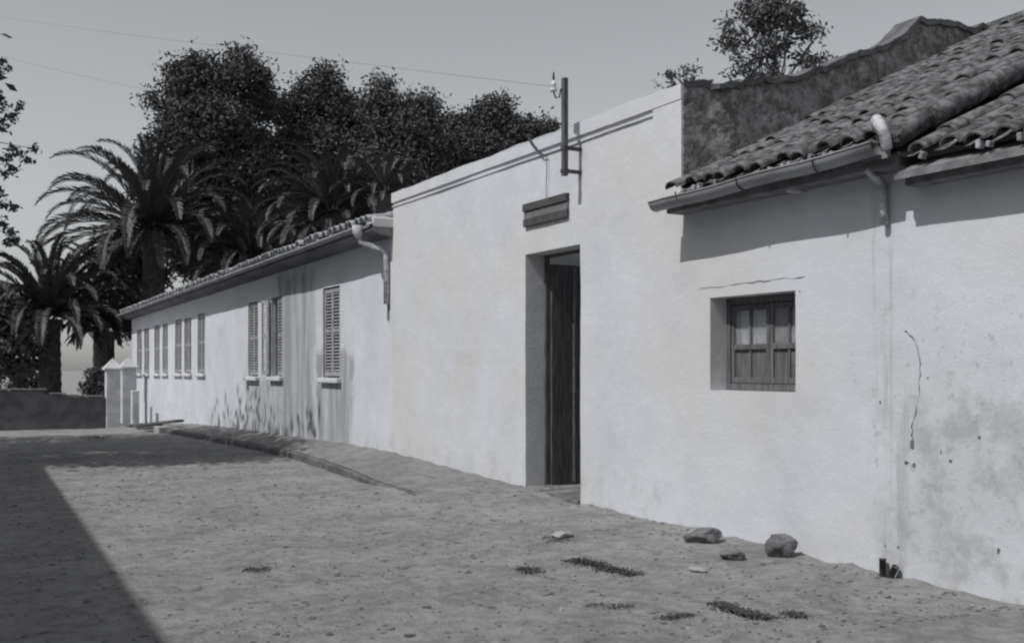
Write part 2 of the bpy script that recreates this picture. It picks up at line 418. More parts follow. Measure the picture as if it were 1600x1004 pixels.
# broken whitewashed elbow and pipe remains
ye = wy(1384, EX-.05); b = MB()
b.tube([(EX-.02, ye+.10, EZ+.12), (EX-.08, ye+.05, EZ+.15), (EX-.11, ye-.01, EZ+.10), (EX-.10, ye-.04, EZ+.02), (EX-.06, ye-.02, EZ-.05)], [.04, .042, .042, .04, .036], 10, False)
b.build('gutter_elbow', M['white_pipe'], cot, True)
b = MB(); b.tube([(D-.045, wy(1388), 2.80), (D-.05, wy(1388), 2.66), (D-.045, wy(1389), 2.52)], .03, 8); b.tube([(D-.2, wy(1388)+.02, 2.9), (D-.045, wy(1388), 2.8)], .028, 8)
b.build('downpipe_stump', M['white_pipe'], cot, True)
b = MB(); b.box(EX+.1, D+.0, wy(1262), wy(1251), 2.86, 2.985); b.build('eaves_corbel', M['white_pipe'], cot, bevel=.01)
# window
win = MB(); XF = D+.175
win.box(XF, XF+.07, wyA+.002, wyB-.002, wZ0+.002, wZ0+.06); win.box(XF, XF+.07, wyA+.002, wyB-.002, wZ1-.06, wZ1-.002)
win.box(XF+.001, XF+.069, wyA+.002, wyA+.052, wZ0+.06, wZ1-.06); win.box(XF+.001, XF+.069, wyB-.052, wyB-.002, wZ0+.06, wZ1-.06)
window = win.build('window', M['wood_mid'], cot, bevel=.004)
ym = (wyA+wyB)/2-.02
for (ya, yb) in ((wyA+.055, ym-.003), (ym+.003, wyB-.055)):
    c = MB(); x = XF+.012; za, zb = wZ0+.065, wZ1-.065; zm = za+(zb-za)*.46; sw = .042
    c.box(x, x+.035, ya, ya+sw, za, zb); c.box(x, x+.035, yb-sw, yb, za, zb)
    c.box(x+.001, x+.034, ya+sw, yb-sw, za, za+.05); c.box(x+.001, x+.034, ya+sw, yb-sw, zb-.05, zb)
    c.box(x-.006, x+.034, ya+sw, yb-sw, zm-.022, zm+.022)
    yc = (ya+yb)/2; c.box(x+.002, x+.033, yc-.012, yc+.012, za+.05, zm-.022); c.box(x+.002, x+.033, yc-.012, yc+.012, zm+.022, zb-.05)
    c.build('casement', M['wood_mid'], window, bevel=.003)
    c = MB(); c.box(x+.016, x+.02, ya+sw, yb-sw, zm+.022, zb-.05); c.build('glass', M['glass'], window)
    c = MB(); c.box(x+.018, x+.026, ya+sw, yb-sw, za+.05, zm-.022); c.build('lower_panel', M['wood_mid'], window)
for (ya, yb, zlo) in ((ym+.03, wyB-.08, .37), (wyA+.09, ym-.13, .42)):
    c = MB(); nn = 24
    for i in range(nn):
        u0, u1 = i/nn, (i+1)/nn
        f = lambda u: (XF+.085+.012*math.sin(u*27), lerp(ya, yb, u))
        (xa, y_a), (xb, y_b) = f(u0), f(u1)
        zt = wZ1-.08 if (u0 < .45 or yb > ym+.1) else wZ1-.08-.33*(u0-.45)/.55
        c.quad((xa, y_a, wZ0+zlo), (xb, y_b, wZ0+zlo), (xb, y_b, zt), (xa, y_a, zt))
    c.build('curtain', M['curtain'], window)
def crack(pts, w, parent, name='crack', X=D):
    b = MB(); P = []
    for (p0, p1) in zip(pts, pts[1:]):
        for i in range(5): P.append((lerp(p0[0], p1[0], i/5)+random.uniform(-2, 2), lerp(p0[1], p1[1], i/5)+random.uniform(-2, 2)))
    P.append(pts[-1]); Q = []
    for (px, py) in P:
        y, z = wy(px, X), wz(px, py, X); Q.append((X+wob(y, z)-.003, y, z))
    rad = [w*random.choice((.15, .4, .6, 1)) for _ in Q]
    b.tube(Q, rad, 5); return b.build(name, M['stone'], parent)
crack([(1415, 515), (1432, 532), (1438, 575), (1436, 625), (1425, 665), (1427, 700)], .005, cot)
crack([(1090, 451), (1150, 444), (1210, 437), (1258, 432)], .0028, cot)
for (px, py, a_, h_) in ((1425, 694, .016, .045), (1417, 722, .02, .012), (1428, 726, .014, .018), (1530, 683, .012, .013), (1485, 720, .015, .014), (1470, 706, .007, .016), (1375, 628, .007, .014), (1383, 852, .007, .011), (1403, 854, .01, .009), (1450, 590, .006, .008), (1560, 860, .012, .02), (1250, 455, .006, .006)):
    b = MB(); y, z = wy(px), wz(px, py); x = D+wob(y, z)-.002; k = 11
    pv = [(x-.001+.0*i, y+math.cos(2*math.pi*i/k)*a_*random.uniform(.6, 1.2), z+math.sin(2*math.pi*i/k)*h_*random.uniform(.6, 1.2)) for i in range(k)]
    b.v = pv+[(x+.02, q[1], q[2]) for q in pv]; b.f = [tuple(range(k))[::-1]]+[(i, (i+1) % k, k+(i+1) % k, k+i) for i in range(k)]
    b.build('plaster_chip', M['stone'], cot)
under(cot)
# stubs of old drain pipes at the foot of the wall
def gp(px, py, dz=0):                        # a point on the ground seen at px, py
    z = 12.
    for _ in range(30):
        q = at(px, py, z); z = (EYE-(gz(q.x, q.y)))*F/(py-HZ)
    q = at(px, py, z); return Vector((q.x, q.y, gz(q.x, q.y)+dz))
for px, py, lean, lab, L in ((1387, 903, 0, 'short upright rusty pipe stub against the foot of the cottage wall', .125), (1399, 905, .5, 'short leaning rusty pipe stub beside the upright one at the cottage wall', .095)):
    y = wy(px); z = gz(D, y); b = MB(); n = 12
    T = Matrix.Translation((D-.05, y, z)) @ Matrix.Rotation(lean, 4, 'X')
    for (rr, zz) in ((.024, -.05), (.024, L), (.026, L), (.026, L+.008), (.018, L+.008), (.018, L-.08)):
        for k in range(n): b.v.append(tuple(T @ Vector((rr*math.cos(2*math.pi*k/n), rr*math.sin(2*math.pi*k/n), zz))))
    for j in range(5):
        for k in range(n): b.f.append((j*n+k, j*n+(k+1) % n, (j+1)*n+(k+1) % n, (j+1)*n+k))
    tag(b.build('pipe_stub', M['metal'], None, True), lab, 'pipe')

# ================================================================ YARD WALL in the middle
YL = wy(614); TOPZ = 4.08
yard = empty('yard_wall', (D, 11.5, 0), 'tall whitewashed wall with raised border and open doorway, between the two tiled houses', 'wall')
dA, dB, dZ0, dZ1 = wy(907), wy(821), -.4, 2.80
ptop = lambda y: TOPZ+.02*MN.noise(Vector((y*1.3, 0, 0)))+.012*MN.noise(Vector((y*5, 0, 0)))
wall(YC, YL, -.4, TOPZ, D, D+.25, [(dA, dB, dZ0, dZ1)], M['lime_court'], 'wall', yard, topf=ptop)
def strip(y0, y1, zf0, zf1, x0, x1, name, n=50, vert=False):
    b = MB()
    for i in range(n+1):
        y = lerp(y0, y1, i/n); a, c = zf0(y), zf1(y)
        w = .004*MN.noise(Vector((y*6, 1, 0)))
        b.v += [(x1, y, a+w), (x0, y, a+w+.008), (x0, y, c-.01), (x1, y, c)]
    for i in range(n):
        for k in range(4): b.f.append((i*4+k, i*4+(k+1) % 4, i*4+4+(k+1) % 4, i*4+4+k))
    b.f.append((0, 1, 2, 3)); b.f.append((n*4+3, n*4+2, n*4+1, n*4))
    return b.build(name, M['lime_court'], yard)
yp = wy(1023)
strip(YC+.005, YL, lambda y: 3.93, lambda y: ptop(y)+.012, D-.026, D+.27, 'coping_band')
strip(yp, YL, lambda y: 3.865+.004*math.sin(y*3), lambda y: 3.905, D-.018, D+.02, 'moulding')
b = MB(); N_ = 24
for i in range(N_+1):
    z = lerp(3.05, 3.93, i/N_); w = .006*MN.noise(Vector((0, z*4, 7)))
    b.v += [(D+.02, yp+w, z), (D-.022, yp+w-.004, z), (D-.022, YC+.003, z), (D+.02, YC+.003, z)]
for i in range(N_):
    for k in range(4): b.f.append((i*4+k, i*4+(k+1) % 4, i*4+4+(k+1) % 4, i*4+4+k))
b.f.append((0, 1, 2, 3)); b.f.append((N_*4+3, N_*4+2, N_*4+1, N_*4))
b.build('pilaster', M['lime_court'], yard)
# door: two plank leaves standing open into the yard
b = MB(); z0 = foot_z(11)
b.box(D+.245, D+.30, dA-.06, dA+.0, z0, dZ1+.06); b.box(D+.252, D+.31, dA-.06, dB+.05, dZ1-.03, dZ1+.08); b.box(D+.252, D+.31, dB-.03, dB+.05, z0, dZ1-.032)
b.build('door_frame', M['wood'], yard, bevel=.005)
def door(yh, sgn, ang, w=.60):
    T = Matrix.Translation((D+.315, yh, 0)) @ Matrix.Rotation(ang, 4, 'Z')
    b = MB(); zt = dZ1-.10
    for i in range(4):
        b.box(i*w/4+.003, (i+1)*w/4-.003, -.02, .02+random.uniform(0, .004), z0+.03, zt, T)
    o = b.build('door', M['wood'], yard, bevel=.003)
    r = MB(); r.box(w*.5-.016, w*.5+.016, -.05, -.037, z0+.05, zt-.02, T); r.build('stile', M['wood_pale'], o, bevel=.004)
    r = MB(); q = T @ Vector((w-.05, -.05, z0+1.0)); r.tube([q, q+Vector((0, -.03, .02)), q+Vector((0, -.035, -.05)), q+Vector((0, 0, -.07))], .007, 6); r.build('handle', M['metal'], o)
door(dB-.035, 1, R(2)); door(dA+.03, -1, R(-14))
under(yard)
b = MB(); b.box(D-.05, D+.9, dA+.0, dB-.0, -.3, foot_z(10.4)+.02); tag(b.build('door_step', M['stone'], None, bevel=.02), 'worn threshold slab in the open doorway of the white wall', 'step')
# sign board above the door
y0, y1 = wy(890), wy(822); zt, zb = 3.37, 3.11
sb = empty('sign_board', (D-.03, (y0+y1)/2, zb), 'dark banded wooden board fixed to the white wall above the tall doorway', 'sign')
h = (zt-zb)
b = MB(); b.box(D-.03, D-.002, y0, y1, zb+h*.33, zb+h*.67); b.build('middle_band', M['board_mid'], sb, bevel=.004)
b = MB(); b.box(D-.05, D-.002, y0-.005, y1+.005, zb+h*.67, zt); b.build('top_band', M['board_dark'], sb, bevel=.006)
b = MB(); b.box(D-.042, D-.002, y0-.003, y1+.003, zb, zb+h*.33); b.build('bottom_band', M['board_dark'], sb, bevel=.006)
under(sb)
# cable dropping to the board
b = MB(); P = [(827, 216), (836, 229), (846, 240), (853, 243), (853, 265), (852, 290), (852, 313)]
b.tube([(D-.05 if i < 3 else D-.028, wy(x, D-.04), wz(x, y, D-.04)) for i, (x, y) in enumerate(P)], [.016, .014, .008, .005, .005, .004, .004], 6)
tag(b.build('cable', M['wire']), 'dark cable coming over the white wall top down to the banded board', 'cable')
# line post held off the wall
px0 = D-.2; yq = wy(908)
post = empty('line_post', (px0, yq, 3.5), 'dark square line post bracketed off the white wall above the doorway, with a hooked insulator', 'post')
b = MB(); b.box(px0-.028, px0+.028, yq-.028, yq+.028, 3.50, 4.52); b.build('pole', M['wood'], post, bevel=.006)
for z in (3.55, 3.79):
    b = MB(); b.box(px0+.03, D-.0, yq-.022, yq+.022, z-.018, z+.018); b.box(px0-.035, px0+.035, yq-.035, yq+.035, z-.02, z+.02); b.build('bracket', M['metal'], post, bevel=.003)
hk = at(866, 150, 11.35); tp = at(866, 132, 11.35)
b = MB(); pp = Vector((px0, yq, 4.44)); b.tube([pp, at(876, 140, 11.35), at(874, 152, 11.35), at(868, 153, 11.35), at(865, 143, 11.35), at(865, 130, 11.35)], .009, 6)
hook = b.build('hook', M['metal'], post, True)
b = MB(); q = at(865, 143, 11.35); q2 = q.copy()
for (r_, zz) in ((.012, 0), (.035, .0), (.04, .02), (.025, .045), (.03, .05), (.03, .075), (.018, .09), (.008, .1)): pass
b.tube([q+Vector((0, 0, z)) for z in (0, .02, .05, .06, .09, .11)], [.038, .036, .02, .03, .026, .012], 12)
b.build('insulator', M['porcelain'], hook, True)
b = MB(); b.tube([q+Vector((0, 0, z)) for z in (.12, .15, .2)], [.012, .014, .009], 8); b.build('pin', M['metal'], hook)
under(post)
def wire(name, a, c, sag, label, r=.006):
    b = MB(); b.tube([Vector(a).lerp(Vector(c), t)-Vector((0, 0, sag*4*t*(1-t))) for t in np.linspace(0, 1, 40)], r, 5)
    tag(b.build(name, M['wire']), label, 'wire')
wire('overhead_wire', q+Vector((0, 0, .05)), at(-120, 8, 34), .06, 'thin overhead wire running from the wall post insulator across the sky to upper left', .0016)
wire('overhead_wire', at(-60, 72, 30), at(560, 190, 44), .3, 'thin faint overhead wire low in the sky at left, passing behind the tall trees', .0025)

# ================================================================ RUBBLE GABLE WALL
pts = [gable(*p) for p in ((1070, 130), (1120, 136), (1180, 130), (1240, 124), (1290, 106), (1310, 95), (1350, 84), (1385, 72), (1402, 60), (1420, 42), (1434, 34), (1470, 38), (1490, 44), (1522, 50), (1560, 44))]
gw = MB(); X0 = D-.012; xsW = np.arange(X0, 10.9, .05); px_ = [p[0] for p in pts]; pz_ = [p[1] for p in pts]
rows = 34
def gtop(x): return ip(x, px_, pz_)+.05*MN.noise(Vector((x*5, 0, 3)))+.03*MN.noise(Vector((x*11, 0, 3)))+.015*MN.noise(Vector((x*30, 0, 3)))
for side in (0, 1):
    for x in xsW:
        for j in range(rows+1):
            z = lerp(2.3 if x > D+.04 else 3.07, gtop(x), j/rows)
            d = .02*MN.noise(Vector((x*2.6, z*2.6, 0)))+.018*MN.noise(Vector((x*8, z*8, 0)))
            gw.v.append((float(x), (YC-.016-abs(d)*.25*min(1, (x-X0)*2) - min(.04, max(0, x-D-.3)*.2)) if side == 0 else (YC-.004 if x < D+.28 else 8.22+d), z+.03*MN.noise(Vector((x*6, z*3, side)))))
nx_ = len(xsW); rr_ = rows+1; o_ = nx_*rr_
for i in range(nx_-1):
    for j in range(rows):
        a_ = i*rr_+j; gw.f.append((a_, a_+rr_, a_+rr_+1, a_+1)); gw.f.append((o_+a_, o_+a_+1, o_+a_+rr_+1, o_+a_+rr_))
    a_ = i*rr_+rows; gw.f.append((a_, a_+rr_, o_+a_+rr_, o_+a_))
for j in range(rows):
    gw.f.append((j, j+1, o_+j+1, o_+j)); e = (nx_-1)*rr_; gw.f.append((e+j, o_+e+j, o_+e+j+1, e+j+1))
gwo = empty('gable_wall', (8.3, 8.2, 0), 'ragged dark rubble gable wall rising between the whitewashed wall and the cottage roof', 'wall')
gw.build('masonry', M['rubble'], gwo)
b = MB(); b.box(D+.26, 13.6, 8.06, 8.2, -.3, 2.31); b.build('lower_masonry', M['rubble'], gwo)
b = MB(); n_ = len(xsW)
for x in xsW:
    t = gtop(x); h_ = .028+.025*MN.noise(Vector((x*7, 2, 0))); w_ = .03*MN.noise(Vector((x*4, 4, 0)))
    y_a, y_b = YC-(.03 if x < D+.3 else .09)-w_*.3, (YC-.006 if x < D+.28 else 8.25)
    b.v += [(float(x), y_a, t-.03), (float(x), y_a, t+h_), (float(x), y_b, t+h_), (float(x), y_b, t-.03)]
for i in range(n_-1):
    for k in range(4): b.f.append((i*4+k, i*4+4+k, i*4+4+(k+1) % 4, i*4+(k+1) % 4))
b.f.append((0, 1, 2, 3)); b.f.append((n_*4-1, n_*4-2, n_*4-3, n_*4-4))
b.build('coping', M['kerb'], gwo)
under(gwo)

# ================================================================ LONG HOUSE on the left
Y0L, Y1L = YL+.003, wy(206)
lh = empty('long_house', (D, 27, 0), 'long low whitewashed house with grey louvred shutters, left of the tall white wall', 'house')
EZL = lambda y: 3.64-.0115*(y-YL)
wins = []                                     # (y0, y1, z0, z1)
spec = [(505, 531, 448, 590), (424, 441, 464, 588), (388, 403.5, 472, 588), (309, 320, 490, 583), (288, 299, 497, 583), (273.5, 284, 499, 583), (254, 262.5, 506, 583), (241, 249.5, 508, 583), (225, 233, 513, 583), (214, 221.5, 515, 583)]
for (pa, pb, ta, ba) in spec:
    pc = (pa+pb)/2; wins.append((wy(pb), wy(pa), wz(pc, ba), wz(pc, ta)))
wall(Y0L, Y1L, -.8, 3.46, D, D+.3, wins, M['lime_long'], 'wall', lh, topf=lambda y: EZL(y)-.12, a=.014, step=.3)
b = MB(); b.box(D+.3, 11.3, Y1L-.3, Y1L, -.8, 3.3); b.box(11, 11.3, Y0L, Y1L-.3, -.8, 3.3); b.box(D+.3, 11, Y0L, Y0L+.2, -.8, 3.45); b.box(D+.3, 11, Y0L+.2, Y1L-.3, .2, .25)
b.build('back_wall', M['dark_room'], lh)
SLL = R(11); EXL = D-.40
tile_roof('roof', lh, Y0L+.12, Y1L+.25, EXL+.02, EZL(YL)+.0, SLL, 4, .222, M['tile_pale'], None, 6, .38, .8, .095, sag=-.0115)
b = MB(); t = math.tan(SLL)
for (dz, flip) in ((-.03, 0), (-.07, 1)):
    q = [(EXL+.03, Y0L, EZL(Y0L)+dz), (EXL+.03, Y1L+.3, EZL(Y1L)+dz), (11.4, Y1L+.3, EZL(Y1L)+dz+5.4*t), (11.4, Y0L, EZL(Y0L)+dz+5.4*t)]
    b.quad(*(q if not flip else q[::-1]))
b.quad((EXL+.03, Y0L, EZL(Y0L)-.07), (EXL+.03, Y1L+.3, EZL(Y1L)-.07), (EXL+.03, Y1L+.3, EZL(Y1L)-.03), (EXL+.03, Y0L, EZL(Y0L)-.03))
b.build('roof_deck', M['deck'], lh)
b = MB(); n_ = 60                              # dark boards of the soffit, dipping to the wall
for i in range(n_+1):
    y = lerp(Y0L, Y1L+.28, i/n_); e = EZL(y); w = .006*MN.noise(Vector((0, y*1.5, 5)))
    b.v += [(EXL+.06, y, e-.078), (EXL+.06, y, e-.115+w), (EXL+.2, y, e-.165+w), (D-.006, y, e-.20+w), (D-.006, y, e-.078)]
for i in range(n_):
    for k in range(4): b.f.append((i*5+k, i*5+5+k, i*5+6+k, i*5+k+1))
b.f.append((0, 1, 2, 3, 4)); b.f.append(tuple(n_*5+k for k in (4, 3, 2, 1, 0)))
b.build('soffit', simple('dark boarded soffit', .12, .2, 3, .6, .02, .9, (1, .3, 1)), lh)
b = MB(); n = 8; gy = list(np.linspace(Y0L+.35, Y1L+.3, 26))    # gutter
for y in gy:
    for rad in (.062, .056):
        for k in range(n+1):
            an = math.pi+math.pi*k/n; b.v.append((EXL-.03+math.cos(an)*rad, y, EZL(y)-.045+.004*math.sin(y*2)+math.sin(an)*rad))
m_ = 2*(n+1)
for j in range(len(gy)-1):
    for k in range(n):
        a_ = j*m_+k; b.f.append((a_, a_+1, a_+m_+1, a_+m_)); a2 = a_+n+1; b.f.append((a2, a2+m_, a2+m_+1, a2+1))
    for k in (0, n): b.f.append((j*m_+k, (j+1)*m_+k, (j+1)*m_+k+n+1, j*m_+k+n+1))
b.f.append(tuple(range(0, n+1))); b.f.append(tuple(range((len(gy)-1)*m_, (len(gy)-1)*m_+n+1)))
gl = b.build('gutter', M['zinc'], lh, True)
b = MB(); yd = Y0L+.36                          # downpipe: hopper, swan neck, pipe
b.tube([(EXL-.02, yd, 3.62), (EXL-.02, yd, 3.50), (EXL, yd, 3.44)], [.085, .075, .05], 12)
b.tube([(EXL, yd, 3.47), (EXL+.02, yd, 3.38), (D-.1, yd-.16, 3.27), (D-.055, yd-.22, 3.2), (D-.055, yd-.24, 2.45)], [.045, .042, .042, .042, .042], 12)
b.build('downpipe', M['white_pipe'], lh, True)
b = MB(); b.tube([(D-.03, yd-.24, 2.45), (D-.03, yd-.24, 2.2)], .012, 8); b.build('pipe_shadow_line', M['metal'], lh)  # thin dark rod standing in for the shadow line below the pipe
b = MB(); b.box(EXL+.08, D+.3, Y0L, Y0L+.30, EZL(YL)-.075, EZL(YL)+.09); b.build('lime_fillet', M['lime_court'], lh, bevel=.03)
def leafp(w, hh, nsl):
    b = MB(); st = .05; th = .03
    b.box(-th/2, th/2, 0, st, 0, hh); b.box(-th/2, th/2, w-st, w, 0, hh)
    for z, r_ in ((0, .07), (hh*.52-.03, .06), (hh-.06, .06)): b.box(-th/2+.001, th/2-.001, st, w-st, z, z+r_)
    for (za, zb) in ((.07, hh*.52-.03), (hh*.52+.03, hh-.06)):
        m = max(3, int((zb-za)/.055))
        for i in range(m):
            T = Matrix.Translation((0, 0, lerp(za, zb, (i+.5)/m))) @ Matrix.Rotation(R(-38), 4, 'Y')
            b.box(-.02, .02, st, w-st, -.004, .004, T)
    return b
for i, (a, c, zl, zh) in enumerate(wins):
    w = (c-a); fr = MB(); X = D+.07; e = .002
    fr.box(X, X+.06, a+e, a+.035, zl+e, zh-e); fr.box(X, X+.06, c-.035, c-e, zl+e, zh-e); fr.box(X+.001, X+.06, a+.035, c-.035, zh-.035, zh-e); fr.box(X+.001, X+.06, a+.035, c-.035, zl+e, zl+.03)
    f = fr.build('window', M['shutter'], lh)
    lw = (w-.075)/2; hh = zh-zl-.07
    for s in (0, 1):                            # s=0 nearer leaf, s=1 farther leaf
        if i == 1 and s == 1:                   # swung open against the wall
            o = leafp(lw, hh, 20).build('shutter', M['shutter'], f); o.location = (D-.04, c+.015, zl+.035); o.rotation_euler = (0, 0, R(9))
        else:
            o = leafp(lw, hh, 20).build('shutter', M['shutter'], f)
            o.location = (D+.035+(.0 if i else 0), a+.036+s*(lw+.003), zl+.035)
    sl = MB(); sx = .09 if i < 3 else .07; sl.box(D-sx, D+.068, a-.08, c+.08, zl-.085, zl-.004); sl.build('sill', M['lime_court'], f, bevel=.012)
under(lh)

# ---------------------------------------------------------------- far end: pillars, boundary wall, plank
def pillar(px, Y, hgt, w, name, label):
    k = (px-800)/F; X = Y*(SN+k*CS)/(CS-k*SN); z0 = street_z(Y)-.1
    r = empty(name, (X, Y, street_z(Y)), label, 'pillar', 'white gate pillars at the far end')
    b = MB(); b.box(X-w/2, X+w/2, Y-w/2, Y+w/2, z0, z0+hgt); b.build('shaft', M['pillar'], r, bevel=.015)
    z = z0+hgt; b = MB(); s = w/2+.06
    b.box(X-s, X+s, Y-s, Y+s, z+.002, z+.05); 
    q = [(X-s, Y-s, z+.051), (X+s, Y-s, z+.051), (X+s, Y+s, z+.051), (X-s, Y+s, z+.051)]; ap = (X, Y, z+.36)
    for i in range(4): b.quad(q[i], q[(i+1) % 4], ap)
    b.build('cap', M['pillar'], r); under(r); return X
XP = pillar(176, 34.5, 1.84, .40, 'gate_pillar', 'white gate pillar with pointed cap, at the end of the low dark wall')
pillar(200.5, 36.6, 1.92, .44, 'gate_pillar', 'white gate pillar with pointed cap, standing right against the end of the long house')
b = MB(); k = (208-800)/F; Y = 35.6; X = Y*(SN+k*CS)/(CS-k*SN); b.box(X-.05, X+.16, Y-.15, Y+.15, -.6, .78); tag(b.build('low_pier', M['pillar'], None, bevel=.02), 'short white pier beside the second gate pillar at the house foot', 'pier')
bw = MB(); n_ = 70
for i in range(n_+1):
    x = lerp(XP-.2, -14, i/n_); st = .82 if x < 2.9 else (.7 if x < 3.9 else .6)
    t_ = st+.03*MN.noise(Vector((x*2, 0, 0))); z0 = -.7
    bw.v += [(x, 34.4, z0), (x, 34.4+.02*MN.noise(Vector((x, 1, 1))), t_), (x, 34.7, t_), (x, 34.7, z0)]
for i in range(n_):
    for k in range(3): bw.f.append((i*4+k, i*4+4+k, i*4+5+k, i*4+1+k))
bw.f.append((0, 1, 2, 3))
bwo = empty('boundary_wall', (0, 34.5, -.3), 'low dark grey boundary wall with stepped top closing the street below the palms', 'wall')
bw.build('wall', M['boundary'], bwo)
b = MB(); xx = XP-.25
while xx > -8:
    st = .82 if xx < 2.9 else (.7 if xx < 3.9 else .6); b.box(xx-.5, xx-.01, 34.34, 34.76, st+.012, st+.06+random.uniform(0, .02)); xx -= .52
b.build('coping', M['stone'], bwo, bevel=.02); under(bwo)
# dark board lying on a stone by the house
a, c = gp(217, 664), gp(281, 659)
a = at(218, 663, 29.5); c = at(281, 656, 28.0)
b = MB(); v = (c-a).normalized(); T = Matrix.Translation(a) @ v.to_track_quat('X', 'Z').to_matrix().to_4x4()
L = (c-a).length; b.box(0, L, -.12, .12, -.05, .02, T); b.box(L*.0, L*.5, -.1, .1, -.13, -.053, T)
tag(b.build('plank', M['wood'], None, bevel=.01), 'dark plank resting on a block at the far foot of the long house', 'plank')
b = MB(); q = at(262, 664, 28.3); b.box(q.x-.3, q.x+.2, q.y-.35, q.y+.3, q.z-.4, q.z-.02); tag(b.build('step_block', M['stone_pale'], None, bevel=.03), 'pale block under the dark plank at the foot of the long house', 'block')

# ---------------------------------------------------------------- stones
def rock(px, py, w, d, h, seed, mat, label, rot=0, taper=0):
    import bmesh
    bm = bmesh.new(); bmesh.ops.create_icosphere(bm, subdivisions=4, radius=1); p = gp(px, py)
    for v in bm.verts:
        c = v.co.copy(); n = 1+.28*MN.noise(c*1.1+Vector((seed, 0, 0)))+.07*MN.noise(c*3+Vector((seed, 5, 0)))+.03*MN.noise(c*9+Vector((seed, 5, 0)))
        pl = 1.0
        for k in range(7):                    # facet planes
            nn = Vector((math.sin(seed*3+k*2.1), math.cos(seed+k*1.7), math.sin(k*1.3+seed*2))).normalized(); dd = c.dot(nn)
            if dd > .72: pl = min(pl, .72/dd)
        c = c*n*pl; tp = 1+taper*c.z; v.co = Vector((c.x*w*tp, c.y*d*tp, c.z*h))
    bmesh.ops.rotate(bm, verts=bm.verts, matrix=Matrix.Rotation(rot, 3, 'Z'))
    me = bpy.data.meshes.new('stone'); bm.to_mesh(me); bm.free(); me.materials.append(mat)
    o = bpy.data.objects.new('stone', me); COL.objects.link(o); o.location = p+Vector((0, 0, h*.55)); tag(o, label, 'stone')
rock(1098, 846, .155, .11, .085, 1.3, M['stone'], 'flat oval grey stone on the ground below the cottage window, leftmost of the three', R(-35))
rock(1145, 873, .10, .08, .062, 4.1, M['stone'], 'smallest low grey stone lying between the oval and the upright one', R(-30))
rock(1218, 868, .125, .10, .115, 7.7, M['stone'], 'upright angular grey boulder against the ground by the cottage wall', R(-50), .28)
rock(877, 838, .10, .10, .035, 2.2, M['stone_pale'], 'flat pale stone half buried in the street in front of the doorway', R(-30))
rock(1090, 890, .06, .09, .016, 3.2, M['stone_pale'], 'thin pale flat stone on the ground in front of the small stones', R(-20))
# ---------------------------------------------------------------- weeds, pebbles, litter
def weed(pts, n, h, label):
    P = []; n = int(n*1.7); h *= .6
    for i in range(n):
        t = random.random()*(len(pts)-1); k = int(t); u = t-k; a, c = pts[k], pts[min(k+1, len(pts)-1)]
        p = gp(lerp(a[0], c[0], u)+random.gauss(0, 8), lerp(a[1], c[1], u)+random.gauss(0, 3)*math.sin(.4+2.3*u)); P.append(p)
    P = np.array([tuple(p) for p in P]); a = rng.uniform(0, 2*math.pi, n)
    tip = np.stack([np.cos(a)*h*.9, np.sin(a)*h*.9, rng.uniform(.2, .9, n)*h], 1); sd = np.stack([-np.sin(a), np.cos(a), np.zeros(n)], 1)*.0045
    Q = np.stack([P-sd, P+sd, P+tip*.6+sd*1.3+[0, 0, h*.15], P+tip-sd*.2], 1)
    tag(quads('weed_patch', Q, M['weed']), label, 'weeds', 'dark weed patches on the street')
weed([(890, 876), (925, 880), (955, 890), (990, 898)], 900, .035, 'long dark weed patch in the street between doorway and camera')
weed([(815, 888), (838, 894)], 250, .03, 'small round weed patch left of the long one')
weed([(1118, 942), (1160, 958), (1200, 966)], 900, .032, 'darkest weed patch at the bottom right of the street below the stones')
weed([(1228, 958), (1255, 963)], 160, .025, 'short weed streak just right of the darkest weed patch')
weed([(1035, 966), (1080, 960)], 200, .022, 'thin weed streak left of the darkest weed patch')
weed([(850, 838), (868, 844), (893, 843)], 200, .02, 'thin weed line hugging the pale flat stone')
weed([(388, 891), (418, 888)], 140, .025, 'small weed tuft alone on the middle of the sunlit street')
weed([(925, 945), (985, 948)], 160, .018, 'faint weed streak between the long patch and the picture bottom')
weed([(130, 683), (165, 684)], 200, .06, 'weed tufts at the far end of the street before the dark low wall')
def scatter(name, n, mat, label, cat, smin, smax, flat):
    b = MB()
    for _ in range(n):
        t = random.random(); Y = 4.5+(t**1.6)*17; X = random.uniform(.05*Y, 5.95 if Y < 12 else 4.7)
        s = random.uniform(smin, smax)*(1 if random.random() < .9 else 1.7); z = gz(X, Y); k = random.choice((5, 6, 7)); a0 = random.random()*6
        base = len(b.v); asp = random.uniform(.5, 1)
        for (q, zz) in ((1, -.2), (1.0, .25), (.55, .6)):
            for i in range(k):
                an = a0+2*math.pi*i/k; rr = s*q*random.uniform(.8, 1.15)
                b.v.append((X+math.cos(an)*rr, Y+math.sin(an)*rr*asp, z+zz*s*flat*random.uniform(.7, 1.2)))
        for j in (0, 1):
            for i in range(k): b.f.append((base+j*k+i, base+j*k+(i+1) % k, base+(j+1)*k+(i+1) % k, base+(j+1)*k+i))
        b.f.append(tuple(base+2*k+i for i in range(k)))
    tag(b.build(name, mat), label, cat, kind='stuff')
scatter('pebbles', 2600, M['stone'], 'small pebbles and clods strewn over the earth street', 'pebbles', .006, .017, .8)
scatter('pale_pebbles', 350, M['stone_pale'], 'pale pebbles strewn over the earth street', 'pebbles', .005, .013, .7)
scatter('litter', 420, M['weed'], 'dark leaf litter and crumbs scattered on the street', 'litter', .010, .03, .15)

